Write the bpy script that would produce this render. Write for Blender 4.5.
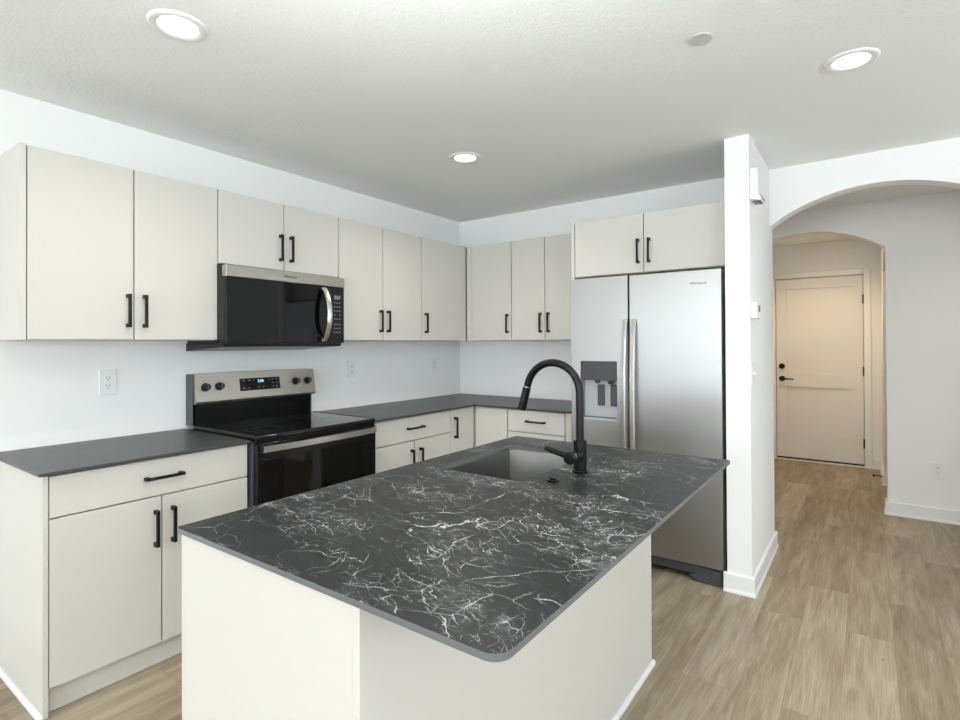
import bpy, bmesh, math, random
from mathutils import Vector, Matrix
random.seed(4)
PI = math.pi
sc = bpy.context.scene
for o in list(bpy.data.objects): bpy.data.objects.remove(o)
col = sc.collection

# ---------------------------------------------------------------- camera
CAM = (3.0326, -3.8911, 1.3462); YAW = 0.6227; PITCH = 0.0065; ROLL = -0.0045
F_PX = 538.75
cd = bpy.data.cameras.new('camera'); cam = bpy.data.objects.new('camera', cd); col.objects.link(cam)
cd.sensor_fit = 'HORIZONTAL'; cd.sensor_width = 36.0; cd.lens = F_PX * 36.0 / 960.0
cd.shift_x = -1.2 / 960.0; cd.shift_y = -20.3 / 960.0
cd.clip_start = 0.02; cd.clip_end = 200
Fv = Vector((-math.sin(YAW) * math.cos(PITCH), math.cos(YAW) * math.cos(PITCH), math.sin(PITCH)))
Rv = Vector((math.cos(YAW), math.sin(YAW), 0)); Uv = Rv.cross(Fv)
R2 = Rv * math.cos(ROLL) + Uv * math.sin(ROLL); U2 = -Rv * math.sin(ROLL) + Uv * math.cos(ROLL)
M = Matrix((R2, U2, -Fv)).transposed().to_4x4(); M.translation = Vector(CAM)
cam.matrix_world = M
sc.camera = cam

# ---------------------------------------------------------------- world, lights, exposure
sc.view_settings.view_transform = 'Standard'; sc.view_settings.look = 'None'
sc.view_settings.gamma = 1.0; sc.view_settings.exposure = 0.10
sc.view_settings.use_curve_mapping = False
w = bpy.data.worlds.new('sky'); sc.world = w; w.use_nodes = True
bg = w.node_tree.nodes['Background']; bg.inputs[0].default_value = (0.86, 0.93, 1.0, 1); bg.inputs[1].default_value = 5.9

def area_light(name, loc, aim, sx, sy, power, color):
    l = bpy.data.lights.new(name, 'AREA'); l.shape = 'RECTANGLE'; l.size = sx; l.size_y = sy
    l.energy = power; l.color = color
    o = bpy.data.objects.new(name, l); col.objects.link(o); o.location = loc
    o.rotation_euler = Vector(aim).to_track_quat('-Z', 'Y').to_euler()
    return o
RX = 5.6; RY = -9.5                                   # far right and rear walls of the room
# added area light standing in for daylight at the unseen rear opening
area_light('added_rear_light', (2.8, RY + 0.03, 1.25), (0, 1, 0), 4.4, 2.1, 62, (0.93, 0.97, 1.0))
CAN_POWER = 36.0; FAR_POWER = 6.0
# added soft fill light aimed at the ceiling, standing in for a bounced flash
area_light('added_bounce_light', (2.5, -3.45, 1.95), (-0.15, 0.25, 1), 0.9, 0.9, 22, (0.97, 1.0, 0.99))
CANS = [(1.098, -2.99), (1.092, -1.343), (2.987, -1.325), (2.987, -2.99), (1.095, -4.65), (2.987, -4.65), (4.7, -2.99), (4.7, -4.65), (2.0, -6.2)]  # visible fixtures first, then unseen ones added for their light
H = 2.4528

# ---------------------------------------------------------------- materials
def mat(name, color=(0.8, 0.8, 0.8), rough=0.5, metal=0.0, spec=0.5, emit=None, es=0.0):
    m = bpy.data.materials.new(name); m.use_nodes = True
    b = m.node_tree.nodes['Principled BSDF']
    b.inputs['Base Color'].default_value = (*color, 1); b.inputs['Roughness'].default_value = rough
    b.inputs['Metallic'].default_value = metal; b.inputs['Specular IOR Level'].default_value = spec
    if emit: b.inputs['Emission Color'].default_value = (*emit, 1); b.inputs['Emission Strength'].default_value = es
    return m
def nodes(m): return m.node_tree.nodes, m.node_tree.links, m.node_tree.nodes['Principled BSDF']
def coords(m, scale=(1, 1, 1), rot=(0, 0, 0), loc=(0, 0, 0)):
    n, l, b = nodes(m); t = n.new('ShaderNodeTexCoord'); mp = n.new('ShaderNodeMapping')
    mp.inputs['Scale'].default_value = scale; mp.inputs['Rotation'].default_value = rot; mp.inputs['Location'].default_value = loc
    l.new(t.outputs['Object'], mp.inputs['Vector']); return mp
def noise(m, vec, scale, detail=4, rough=0.55, dist=0.0):
    n, l, b = nodes(m); x = n.new('ShaderNodeTexNoise'); x.inputs['Scale'].default_value = scale
    x.inputs['Detail'].default_value = detail; x.inputs['Roughness'].default_value = rough; x.inputs['Distortion'].default_value = dist
    l.new(vec, x.inputs['Vector']); return x.outputs['Fac']
def ramp(m, fac, stops):
    n, l, b = nodes(m); r = n.new('ShaderNodeValToRGB'); e = r.color_ramp.elements
    while len(e) < len(stops): e.new(0.5)
    for i, (p, c) in enumerate(stops):
        e[i].position = p; e[i].color = (c, c, c, 1) if isinstance(c, (int, float)) else (*c, 1)
    l.new(fac, r.inputs['Fac']); return r.outputs['Color']
def math_(m, op, a, b2=None, clamp=False):
    n, l, b = nodes(m); x = n.new('ShaderNodeMath'); x.operation = op; x.use_clamp = clamp
    for i, v in enumerate((a, b2)):
        if v is None: continue
        if isinstance(v, (int, float)): x.inputs[i].default_value = v
        else: l.new(v, x.inputs[i])
    return x.outputs[0]
def mix(m, fac, a, b2, mode='MIX'):
    n, l, b = nodes(m); x = n.new('ShaderNodeMix'); x.data_type = 'RGBA'; x.blend_type = mode
    for s, v in ((0, fac), (6, a), (7, b2)):
        if isinstance(v, (int, float)): x.inputs[s].default_value = v
        elif isinstance(v, tuple): x.inputs[s].default_value = (*v, 1)
        else: l.new(v, x.inputs[s])
    return x.outputs[2]
def bump(m, h, strength, distance):
    n, l, b = nodes(m); x = n.new('ShaderNodeBump'); x.inputs['Strength'].default_value = strength
    x.inputs['Distance'].default_value = distance; l.new(h, x.inputs['Height']); l.new(x.outputs['Normal'], b.inputs['Normal'])

MT = {}
MT['wall'] = mat('wall_paint', (0.895, 0.90, 0.89), 0.65, spec=0.25)
c = coords(MT['wall']); bump(MT['wall'], noise(MT['wall'], c.outputs[0], 90, 3), 0.15, 0.002)
MT['ceiling'] = mat('ceiling_texture_paint', (0.90, 0.915, 0.90), 0.8, spec=0.15)
c = coords(MT['ceiling'], (1, 1, 1)); hh = noise(MT['ceiling'], c.outputs[0], 75, 5, 0.6, 0.5)
bump(MT['ceiling'], ramp(MT['ceiling'], hh, [(0.42, 0.0), (0.62, 1.0)]), 0.22, 0.003)
MT['trim'] = mat('trim_paint', (0.86, 0.865, 0.86), 0.35)
MT['cab'] = mat('cabinet_laminate', (0.80, 0.785, 0.745), 0.55, spec=0.25)
c = coords(MT['cab'], (3, 3, 40)); hh = noise(MT['cab'], c.outputs[0], 6, 3)
n_, l_, b_ = nodes(MT['cab']); l_.new(mix(MT['cab'], ramp(MT['cab'], hh, [(0.3, 0.0), (0.7, 1.0)]), (0.645, 0.630, 0.578), (0.655, 0.640, 0.588)), b_.inputs['Base Color'])
MT['gap'] = mat('shadow_gap_board', (0.16, 0.155, 0.145), 0.8)
MT['black'] = mat('black_matte_metal', (0.004, 0.004, 0.0045), 0.30, 0.0, spec=0.28)
MT['pull'] = mat('black_pull_metal', (0.006, 0.006, 0.006), 0.4, 0.0, spec=0.3)
MT['blackplastic'] = mat('black_plastic', (0.006, 0.006, 0.006), 0.3, spec=0.35)
MT['gloss'] = mat('black_glass', (0.003, 0.003, 0.003), 0.05, spec=0.27)
MT['cooktop'] = mat('black_ceramic_glass', (0.003, 0.003, 0.003), 0.06, spec=0.5)
MT['enamel'] = mat('black_enamel', (0.004, 0.004, 0.004), 0.18, spec=0.35)
MT['darkgrey'] = mat('dark_grey_panel', (0.06, 0.063, 0.068), 0.4)
MT['side'] = mat('grey_painted_side', (0.075, 0.08, 0.088), 0.38, 0.2)
MT['white'] = mat('white_plastic', (0.84, 0.85, 0.84), 0.3)
MT['cover'] = mat('off_white_cover', (0.62, 0.63, 0.61), 0.5)
MT['slot'] = mat('dark_slot', (0.03, 0.03, 0.03), 0.6)
MT['mark'] = mat('pale_print', (0.34, 0.34, 0.34), 0.5)
MT['greymark'] = mat('grey_print', (0.05, 0.05, 0.055), 0.5)
MT['lcd'] = mat('lit_display_digits', (0.5, 0.7, 0.9), 0.4, emit=(0.45, 0.65, 1.0), es=1.2)
MT['screen'] = mat('grey_lcd_screen', (0.20, 0.21, 0.21), 0.25)
MT['lamp'] = mat('lamp_diffuser', (1, 1, 1), 0.4, emit=(1.0, 0.95, 0.86), es=6.0)
MT['door'] = mat('door_paint', (0.80, 0.785, 0.75), 0.4)
MT['recess'] = mat('light_grey_plastic', (0.5, 0.51, 0.52), 0.3)

def steel(name, colr, rough, sc_=(1, 1, 1), amount=0.06):
    m = mat(name, colr, rough, 1.0); c = coords(m, sc_)
    h = noise(m, c.outputs[0], 14, 4, 0.6)
    n, l, b = nodes(m); l.new(math_(m, 'ADD', rough - amount / 2, math_(m, 'MULTIPLY', h, amount)), b.inputs['Roughness'])
    bump(m, h, 0.04, 0.001); return m
MT['steel'] = steel('brushed_steel', (0.385, 0.385, 0.377), 0.38, (60, 60, 2))
n_, l_, b_ = nodes(MT['steel']); tv = n_.new('ShaderNodeCombineXYZ'); tv.inputs[0].default_value = 1.0
l_.new(tv.outputs[0], b_.inputs['Tangent']); b_.inputs['Anisotropic'].default_value = 0.75
MT['steelh'] = steel('brushed_steel_handle', (0.72, 0.71, 0.70), 0.24, (2, 2, 60))
MT['steelwarm'] = steel('brushed_steel_trim', (0.50, 0.475, 0.435), 0.30, (60, 2, 60))
MT['sink'] = steel('brushed_sink_steel', (0.25, 0.25, 0.24), 0.38, (3, 3, 50))

# laminate stone: charcoal with pale veins
def stone(name, base, light, amount, seed, spec):
    m = mat(name, base, 0.38, spec=spec); n, l, b = nodes(m)
    c0 = coords(m, (1, 1, 1), (0, 0, 0.35), (seed, seed * 0.7, 0)).outputs[0]
    def warp(vec, scale, amp, detail):
        wn = n.new('ShaderNodeTexNoise'); wn.inputs['Scale'].default_value = scale; wn.inputs['Detail'].default_value = detail; wn.inputs['Roughness'].default_value = 0.6
        l.new(vec, wn.inputs['Vector'])
        vm = n.new('ShaderNodeVectorMath'); vm.operation = 'SUBTRACT'; l.new(wn.outputs['Color'], vm.inputs[0]); vm.inputs[1].default_value = (0.5, 0.5, 0.5)
        vs = n.new('ShaderNodeVectorMath'); vs.operation = 'SCALE'; l.new(vm.outputs[0], vs.inputs[0]); vs.inputs['Scale'].default_value = amp
        va = n.new('ShaderNodeVectorMath'); va.operation = 'ADD'; l.new(vec, va.inputs[0]); l.new(vs.outputs[0], va.inputs[1]); return va.outputs[0]
    wv = warp(warp(c0, 2.6, 0.24, 3), 30, 0.022, 4)
    def cells(scale, sx, rz, hw, off):
        mp = n.new('ShaderNodeMapping'); mp.inputs['Scale'].default_value = (1, sx, 1); mp.inputs['Rotation'].default_value = (0, 0, rz); mp.inputs['Location'].default_value = (off, off * .37, off * .11)
        l.new(wv, mp.inputs['Vector'])
        v = n.new('ShaderNodeTexVoronoi'); v.feature = 'DISTANCE_TO_EDGE'; v.inputs['Scale'].default_value = scale
        l.new(mp.outputs[0], v.inputs['Vector'])
        # line half-width varies along the vein
        wd = math_(m, 'MULTIPLY', ramp(m, noise(m, c0, 30, 3, 0.7), [(0.35, 0.25), (0.75, 1.6)]), hw * scale)
        return ramp(m, math_(m, 'DIVIDE', v.outputs['Distance'], wd), [(0.45, 1.0), (1.0, 0.0)])
    mp = n.new('ShaderNodeMapping'); mp.inputs['Scale'].default_value = (1.0, 2.2, 1); mp.inputs['Rotation'].default_value = (0, 0, -0.6)
    l.new(c0, mp.inputs['Vector'])
    dn = noise(m, mp.outputs[0], 2.2, 3, 0.6)
    dense = ramp(m, dn, [(0.42, 0.0), (0.57, 1.0)]); core = ramp(m, dn, [(0.50, 0.0), (0.64, 1.0)])
    def seg(scale, lo, hi, off):
        mq = n.new('ShaderNodeMapping'); mq.inputs['Location'].default_value = (off, -off, off); l.new(c0, mq.inputs['Vector'])
        return ramp(m, noise(m, mq.outputs[0], scale, 3, 0.65), [(lo, 0.0), (hi, 1.0)])
    A = math_(m, 'MULTIPLY', cells(3.1, 1.5, 0.2, 0.0019, 0.0), seg(6, 0.45, 0.56, 1.0))
    A2 = math_(m, 'MULTIPLY', cells(5.2, 2.3, -0.55, 0.0018, 4.0), math_(m, 'MULTIPLY', seg(7, 0.46, 0.57, 3.0), ramp(m, dense, [(0.0, 0.45), (1.0, 1.0)])))
    B = math_(m, 'MULTIPLY', cells(9.5, 2.2, 0.6, 0.0015, 8.0), math_(m, 'MULTIPLY', seg(12, 0.45, 0.57, 5.0), ramp(m, dense, [(0.0, 0.2), (0.7, 1.0)])))
    C_ = math_(m, 'MULTIPLY', cells(19, 2.0, -0.1, 0.0013, 12.0), math_(m, 'MULTIPLY', seg(17, 0.46, 0.59, 7.0), dense))
    D = math_(m, 'MULTIPLY', math_(m, 'MULTIPLY', cells(36, 1.8, 0.4, 0.0011, 15.0), 0.8), math_(m, 'MULTIPLY', seg(28, 0.44, 0.58, 9.0), core))
    bl = math_(m, 'MULTIPLY', ramp(m, noise(m, wv, 34, 5, 0.7), [(0.675, 0.0), (0.70, 1.0)]), dense)
    tot = math_(m, 'MAXIMUM', math_(m, 'MAXIMUM', A, A2), math_(m, 'MAXIMUM', math_(m, 'MAXIMUM', B, C_), math_(m, 'MAXIMUM', D, bl)))
    tone = ramp(m, noise(m, c0, 11, 3, 0.6), [(0.3, 0.35), (0.65, 1.0)])
    tot = math_(m, 'MULTIPLY', math_(m, 'MULTIPLY', tot, tone), amount, True)
    cloud = ramp(m, noise(m, c0, 5, 6, 0.7), [(0.3, 0.0), (0.75, 1.0)])
    haze = math_(m, 'MULTIPLY', math_(m, 'MULTIPLY', core, ramp(m, noise(m, c0, 24, 5, 0.75), [(0.45, 0.0), (0.75, 1.0)])), 0.16 * amount)
    basec = mix(m, haze, mix(m, cloud, base, tuple(x * 1.35 for x in base)), light)
    l.new(mix(m, tot, basec, light), b.inputs['Base Color'])
    return m
MT['stone'] = stone('veined_charcoal_laminate', (0.019, 0.021, 0.0215), (0.62, 0.63, 0.64), 1.0, 3.7, 0.22)
MT['stone2'] = stone('faintly_veined_charcoal_laminate', (0.046, 0.048, 0.049), (0.30, 0.31, 0.31), 0.20, 9.1, 0.5)
MT['edge'] = mat('laminate_edge', (0.145, 0.152, 0.158), 0.35)  # lighter than the top: reflected light is put into the edge colour
MT['edge2'] = mat('laminate_edge_dark', (0.05, 0.052, 0.054), 0.35)

# floor planks
def planks():
    m = mat('oak_vinyl_planks', (0.4, 0.33, 0.26), 0.42, spec=0.35); n, l, b = nodes(m)
    c = coords(m, (1, 1, 1), (0, 0, PI / 2), (0, 0, 0)).outputs[0]     # x' = -y, y' = x
    br = n.new('ShaderNodeTexBrick'); mp = n.new('ShaderNodeMapping'); mp.inputs['Location'].default_value = (0.36, 0.086, 0)
    l.new(c, mp.inputs['Vector']); l.new(mp.outputs[0], br.inputs['Vector'])
    br.offset = 0.37; br.inputs['Scale'].default_value = 1.0; br.inputs['Brick Width'].default_value = 1.22; br.inputs['Row Height'].default_value = 0.178
    br.inputs['Mortar Size'].default_value = 0.0009; br.inputs['Mortar Smooth'].default_value = 0.4; br.inputs['Bias'].default_value = 0.0
    br.inputs['Color1'].default_value = (0, 0, 0, 1); br.inputs['Color2'].default_value = (1, 1, 1, 1); br.inputs['Mortar'].default_value = (0.5, 0.5, 0.5, 1)
    # per-plank offset for the grain
    off = n.new('ShaderNodeVectorMath'); off.operation = 'SCALE'; l.new(br.outputs['Color'], off.inputs[0]); off.inputs['Scale'].default_value = 7.0
    ad = n.new('ShaderNodeVectorMath'); ad.operation = 'ADD'; l.new(c, ad.inputs[0]); l.new(off.outputs[0], ad.inputs[1])
    g1 = n.new('ShaderNodeMapping'); g1.inputs['Scale'].default_value = (0.9, 8, 1); l.new(ad.outputs[0], g1.inputs['Vector'])
    g2 = n.new('ShaderNodeMapping'); g2.inputs['Scale'].default_value = (2.0, 75, 1); l.new(ad.outputs[0], g2.inputs['Vector'])
    g3 = n.new('ShaderNodeMapping'); g3.inputs['Scale'].default_value = (1.0, 4, 1); l.new(ad.outputs[0], g3.inputs['Vector'])
    big = noise(m, g1.outputs[0], 2.4, 5, 0.6, 0.7); fine = noise(m, g2.outputs[0], 3, 5, 0.7); cl = noise(m, g3.outputs[0], 2.0, 3, 0.5)
    t = math_(m, 'ADD', math_(m, 'MULTIPLY', ramp(m, big, [(0.3, 0.0), (0.7, 1.0)]), 0.34), math_(m, 'ADD', math_(m, 'MULTIPLY', ramp(m, fine, [(0.36, 0.0), (0.64, 1.0)]), 0.25), math_(m, 'ADD', math_(m, 'MULTIPLY', br.outputs['Color'], 0.23), math_(m, 'MULTIPLY', cl, 0.30))))
    colr = ramp(m, t, [(0.15, (0.150, 0.110, 0.068)), (0.52, (0.315, 0.255, 0.180)), (0.95, (0.55, 0.485, 0.375))])
    kn = ramp(m, noise(m, g3.outputs[0], 9, 2, 0.5), [(0.73, 0.0), (0.80, 1.0)])
    colr = mix(m, math_(m, 'MULTIPLY', kn, 0.5), colr, (0.15, 0.105, 0.065))
    colr = mix(m, math_(m, 'MULTIPLY', br.outputs['Fac'], 0.45), colr, (0.10, 0.08, 0.06))
    l.new(colr, b.inputs['Base Color']); bump(m, math_(m, 'SUBTRACT', fine, br.outputs['Fac']), 0.10, 0.002)
    return m
MT['floor'] = planks()

# ---------------------------------------------------------------- geometry helpers
class MB:
    def __init__(self): self.bm = bmesh.new(); self.bm.faces.layers.int.new('m'); 
    def box(self, x0, x1, y0, y1, z0, z1, bev=0.0, seg=2):
        if x0 > x1: x0, x1 = x1, x0
        if y0 > y1: y0, y1 = y1, y0
        if z0 > z1: z0, z1 = z1, z0
        t = bmesh.new(); bmesh.ops.create_cube(t, size=1)
        for v in t.verts: v.co = Vector(((x0 + x1) / 2 + v.co.x * (x1 - x0), (y0 + y1) / 2 + v.co.y * (y1 - y0), (z0 + z1) / 2 + v.co.z * (z1 - z0)))
        if bev > 0: bmesh.ops.bevel(t, geom=t.edges[:], offset=min(bev, (x1 - x0) * .45, (y1 - y0) * .45, (z1 - z0) * .45), segments=seg, profile=0.5, affect='EDGES')
        self._merge(t); return self
    def _merge(self, t):
        me = bpy.data.meshes.new('tmp'); t.to_mesh(me); t.free(); self.bm.from_mesh(me); bpy.data.meshes.remove(me)
    def cyl(self, p0, p1, r0, r1=None, seg=24, bev=0.0):
        r1 = r0 if r1 is None else r1
        p0 = Vector(p0); p1 = Vector(p1); d = p1 - p0; t = bmesh.new()
        bmesh.ops.create_cone(t, cap_ends=True, segments=seg, radius1=r0, radius2=r1, depth=d.length)
        if bev > 0:
            es = [e for e in t.edges if len(e.link_faces) == 2 and any(len(f.verts) > 4 for f in e.link_faces)]
            bmesh.ops.bevel(t, geom=es, offset=bev, segments=2, profile=0.5, affect='EDGES')
        q = d.to_track_quat('Z', 'Y').to_matrix().to_4x4(); q.translation = (p0 + p1) / 2
        bmesh.ops.transform(t, matrix=q, verts=t.verts[:]); self._merge(t); return self
    def tube(self, pts, r, seg=16):
        rs = r if isinstance(r, (list, tuple)) else [r] * len(pts)
        P = [Vector(p) for p in pts]; t = bmesh.new(); rings = []; N = None
        for i, p in enumerate(P):
            T = (P[min(i + 1, len(P) - 1)] - P[max(i - 1, 0)]).normalized()
            if N is None: N = T.orthogonal().normalized()
            N = (N - T * N.dot(T)).normalized(); B = T.cross(N)
            rings.append([t.verts.new(p + (N * math.cos(a) + B * math.sin(a)) * rs[i]) for a in [2 * PI * k / seg for k in range(seg)]])
        for a, b in zip(rings, rings[1:]):
            for k in range(seg): t.faces.new((a[k], a[(k + 1) % seg], b[(k + 1) % seg], b[k]))
        t.faces.new(rings[0][::-1]); t.faces.new(rings[-1]); self._merge(t); return self
    def prism(self, poly, axis, a, b):
        """poly: 2D outline; axis 'x' -> (y,z) outline, 'y' -> (x,z), 'z' -> (x,y); extruded a..b"""
        def mk(p, h):
            return {'x': (h, p[0], p[1]), 'y': (p[0], h, p[1]), 'z': (p[0], p[1], h)}[axis]
        t = bmesh.new(); A = [t.verts.new(mk(p, a)) for p in poly]; B = [t.verts.new(mk(p, b)) for p in poly]
        t.faces.new(A); t.faces.new(B[::-1]); n = len(poly)
        for i in range(n): t.faces.new((A[i], B[i], B[(i + 1) % n], A[(i + 1) % n]))
        bmesh.ops.recalc_face_normals(t, faces=t.faces[:]); self._merge(t); return self
    def slab(self, outer, holes, z0, z1):
        t = bmesh.new(); es = []
        for lp in [outer] + holes:
            vs = [t.verts.new((p[0], p[1], z0)) for p in lp]
            es += [t.edges.new((vs[i], vs[(i + 1) % len(vs)])) for i in range(len(vs))]
        bmesh.ops.triangle_fill(t, use_beauty=True, edges=es)
        r = bmesh.ops.extrude_face_region(t, geom=t.faces[:])
        for v in [g for g in r['geom'] if isinstance(g, bmesh.types.BMVert)]: v.co.z = z1
        bmesh.ops.recalc_face_normals(t, faces=t.faces[:]); self._merge(t); return self
    def sphere(self, c, r, sx=1, sy=1, sz=1):
        t = bmesh.new(); bmesh.ops.create_uvsphere(t, u_segments=20, v_segments=12, radius=r)
        for v in t.verts: v.co = Vector((c[0] + v.co.x * sx, c[1] + v.co.y * sy, c[2] + v.co.z * sz))
        self._merge(t); return self
    def build(self, name, material, parent=None, smooth=True, origin=None):
        """vertices are given in world metres; origin = the thing's base"""
        org = Vector(origin) if origin is not None else (Vector(parent.get('_o', (0, 0, 0))) if parent else Vector((0, 0, 0)))
        bmesh.ops.translate(self.bm, vec=-org, verts=self.bm.verts[:])
        me = bpy.data.meshes.new(name); self.bm.to_mesh(me); self.bm.free()
        o = bpy.data.objects.new(name, me); col.objects.link(o)
        me.materials.append(MT[material] if isinstance(material, str) else material)
        if smooth:
            for p in me.polygons: p.use_smooth = True
            me.set_sharp_from_angle(angle=math.radians(50)); wn = o.modifiers.new('normals', 'WEIGHTED_NORMAL'); wn.keep_sharp = True
        if parent: o.parent = parent; o['_o'] = tuple(org)
        else: o.location = org; o['_o'] = tuple(org)
        return o
def thing(name, label, cat, loc, group=None):
    o = bpy.data.objects.new(name, None); col.objects.link(o); o.location = loc; o.empty_display_size = 0.05
    o['label'] = label; o['category'] = cat; o['_o'] = tuple(loc)
    if group: o['group'] = group
    return o
def tag(o, label, cat, group=None):
    o['label'] = label; o['category'] = cat
    if group: o['group'] = group
    return o
def structure(o): o['kind'] = 'structure'; return o
def copy_tree(o, parent=None):
    c = o.copy(); col.objects.link(c); c.parent = parent
    for ch in list(o.children): copy_tree(ch, c)
    return c
def bevmod(o, wdt, seg=2):
    m = o.modifiers.new('bevel', 'BEVEL'); m.width = wdt; m.segments = seg; m.limit_method = 'ANGLE'; m.angle_limit = math.radians(50); return o
def edge_slot(o, m):
    o.data.materials.append(MT[m])
    for p in o.data.polygons:
        if abs(p.normal.z) < .5: p.material_index = 1
    return o
def text(name, s, size, material, parent, loc, rot, depth=0.0004, shear=0.0, sx=1.0):
    cu = bpy.data.curves.new(name, 'FONT'); cu.body = s; cu.size = size; cu.extrude = depth; cu.align_x = 'CENTER'; cu.align_y = 'CENTER'; cu.shear = shear
    tmp = bpy.data.objects.new('tmp', cu); col.objects.link(tmp)
    dg = bpy.context.evaluated_depsgraph_get(); me = bpy.data.meshes.new_from_object(tmp.evaluated_get(dg))
    bpy.data.objects.remove(tmp); me.materials.clear(); me.materials.append(MT[material])
    o = bpy.data.objects.new(name, me); col.objects.link(o); o.parent = parent
    po = Vector(parent['_o']); o.location = Vector(loc) - po; o.rotation_euler = rot; o.scale = (sx, 1, 1); return o
def rrect(x0, x1, y0, y1, rs, seg=6):
    """rounded rectangle, radii for corners (x0y0, x1y0, x1y1, x0y1)"""
    pts = []
    for (cx, cy, a0, r) in ((x0 + rs[0], y0 + rs[0], PI, rs[0]), (x1 - rs[1], y0 + rs[1], 1.5 * PI, rs[1]), (x1 - rs[2], y1 - rs[2], 0, rs[2]), (x0 + rs[3], y1 - rs[3], 0.5 * PI, rs[3])):
        for k in range(seg + 1): a = a0 + 0.5 * PI * k / seg; pts.append((cx + r * math.cos(a), cy + r * math.sin(a)))
    return pts

# ================================================================ STRUCTURE
T = 0.115
structure(MB().box(-0.15, RX + 0.15, RY - 0.15, 3.4, -0.12, 0).build('floor', 'floor', smooth=False))
structure(MB().box(-0.15, RX + 0.15, RY - 0.15, 3.4, H, H + 0.12).build('ceiling', 'ceiling', smooth=False))
structure(MB().box(-0.15, 0, RY, T, 0, H).build('wall_left', 'wall', smooth=False))
def arch_pts(x0, x1, spring, apex, n=40):
    h = apex - spring; a = (x1 - x0) / 2; R = (a * a + h * h) / (2 * h); cx = (x0 + x1) / 2; cz = apex - R
    t0 = math.asin(a / R); return [(cx + R * math.sin(t), cz + R * math.cos(t)) for t in [-t0 + 2 * t0 * k / n for k in range(n + 1)]]
def arched_wall(name, x0, x1, ax0, ax1, spring, apex, y0, y1, axis='y'):
    arc = arch_pts(ax0, ax1, spring, apex)
    poly = [(x0, 0), (ax0, 0)] + arc + [(ax1, 0), (x1, 0), (x1, H), (x0, H)]
    if abs(ax0 - x0) < 1e-5: poly = arc + [(ax1, 0), (x1, 0), (x1, H), (x0, H)]
    return structure(MB().prism(poly, axis, y0, y1).build(name, 'wall', smooth=True))
arched_wall('wall_back', 0, RX, 2.525, 3.645, 2.088, 2.272, 0, T)
PX0, PX1, PY = 2.403, 2.525, -0.735
structure(MB().box(PX0, PX1, PY, -0.0005, 0, H).build('wall_partition', 'wall', smooth=False))
FY = 1.37
arched_wall('wall_hall', 2.0, RX, 2.09, 3.148, 2.085, 2.262, FY, FY + T)
structure(MB().box(1.885, 2.0, T, 3.15, 0, H).build('wall_hall_left', 'wall', smooth=False))
DY = 3.15
DX0, DX1, DZ = 2.165, 2.997, 2.065
structure(MB().prism([(1.885, 0), (DX0, 0), (DX0, DZ), (DX1, DZ), (DX1, 0), (RX, 0), (RX, H), (1.885, H)], 'y', DY, DY + T).build('wall_entry', 'wall', smooth=False))
# right wall of the vestibule: an arched opening, then solid wall up to the door wall
arc = arch_pts(FY + T + 0.09, 2.40, 2.00, 2.14, 24)
structure(MB().prism([(FY + T, 0), (FY + T + 0.09, 0)] + arc + [(2.40, 0), (DY, 0), (DY, H), (FY + T, H)], 'x', 3.148, 3.148 + T).build('wall_vestibule', 'wall'))
# right and rear walls, with unseen windows added to light the room
def holed(name, axis, a, b, u0, u1, holes):
    """wall slab spanning u0..u1, z 0..H with rectangular openings, in one mesh"""
    us = sorted({u0, u1} | {h[0] for h in holes} | {h[1] for h in holes})
    m = MB()
    for p, q in zip(us, us[1:]):
        zs = [(0, H)]
        for h in holes:
            if h[0] <= p and q <= h[1]: zs = ([(0, h[2])] if h[2] > 0 else []) + [(h[3], H)]
        for (za, zb) in zs:
            if axis == 'x': m.box(a, b, p, q, za, zb)
            else: m.box(p, q, a, b, za, zb)
    return structure(m.build(name, 'wall', smooth=False))
WR = [(-6.4, -4.0, 0.7, 2.2), (-2.85, -1.35, 0.7, 2.2)]
holed('wall_right', 'x', RX, RX + 0.15, RY, 3.4, WR)
WB = [(0.6, 5.0, 0.2, 2.3)]
holed('wall_rear', 'y', RY - 0.15, RY, 0, RX, WB)
def added_window(name, axis, u0, u1, z0, z1, w0, n):
    r = thing(name, '', '', ((w0, (u0 + u1) / 2, z0) if axis == 'x' else ((u0 + u1) / 2, w0, z0)))
    del r['label']; del r['category']; structure(r)
    m = MB(); d = 0.05
    def bx(a, b, c, e): m.box(w0, w0 + d, a, b, c, e) if axis == 'x' else m.box(a, b, w0, w0 + d, c, e)
    bx(u0, u0 + .05, z0, z1); bx(u1 - .05, u1, z0, z1); bx(u0 + .05, u1 - .05, z0, z0 + .05); bx(u0 + .05, u1 - .05, z1 - .05, z1)
    for k in range(1, n): u = u0 + (u1 - u0) * k / n; bx(u - .03, u + .03, z0 + .05, z1 - .05)
    m.build('window_frame', 'trim', r, smooth=False)
added_window('added_window_1', 'x', -6.4, -4.0, 0.7, 2.2, RX + 0.05, 2)
added_window('added_window_2', 'x', -2.85, -1.35, 0.7, 2.2, RX + 0.05, 2)
added_window('added_window_3', 'y', 0.6, 5.0, 0.2, 2.3, RY - 0.10, 3)

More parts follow.
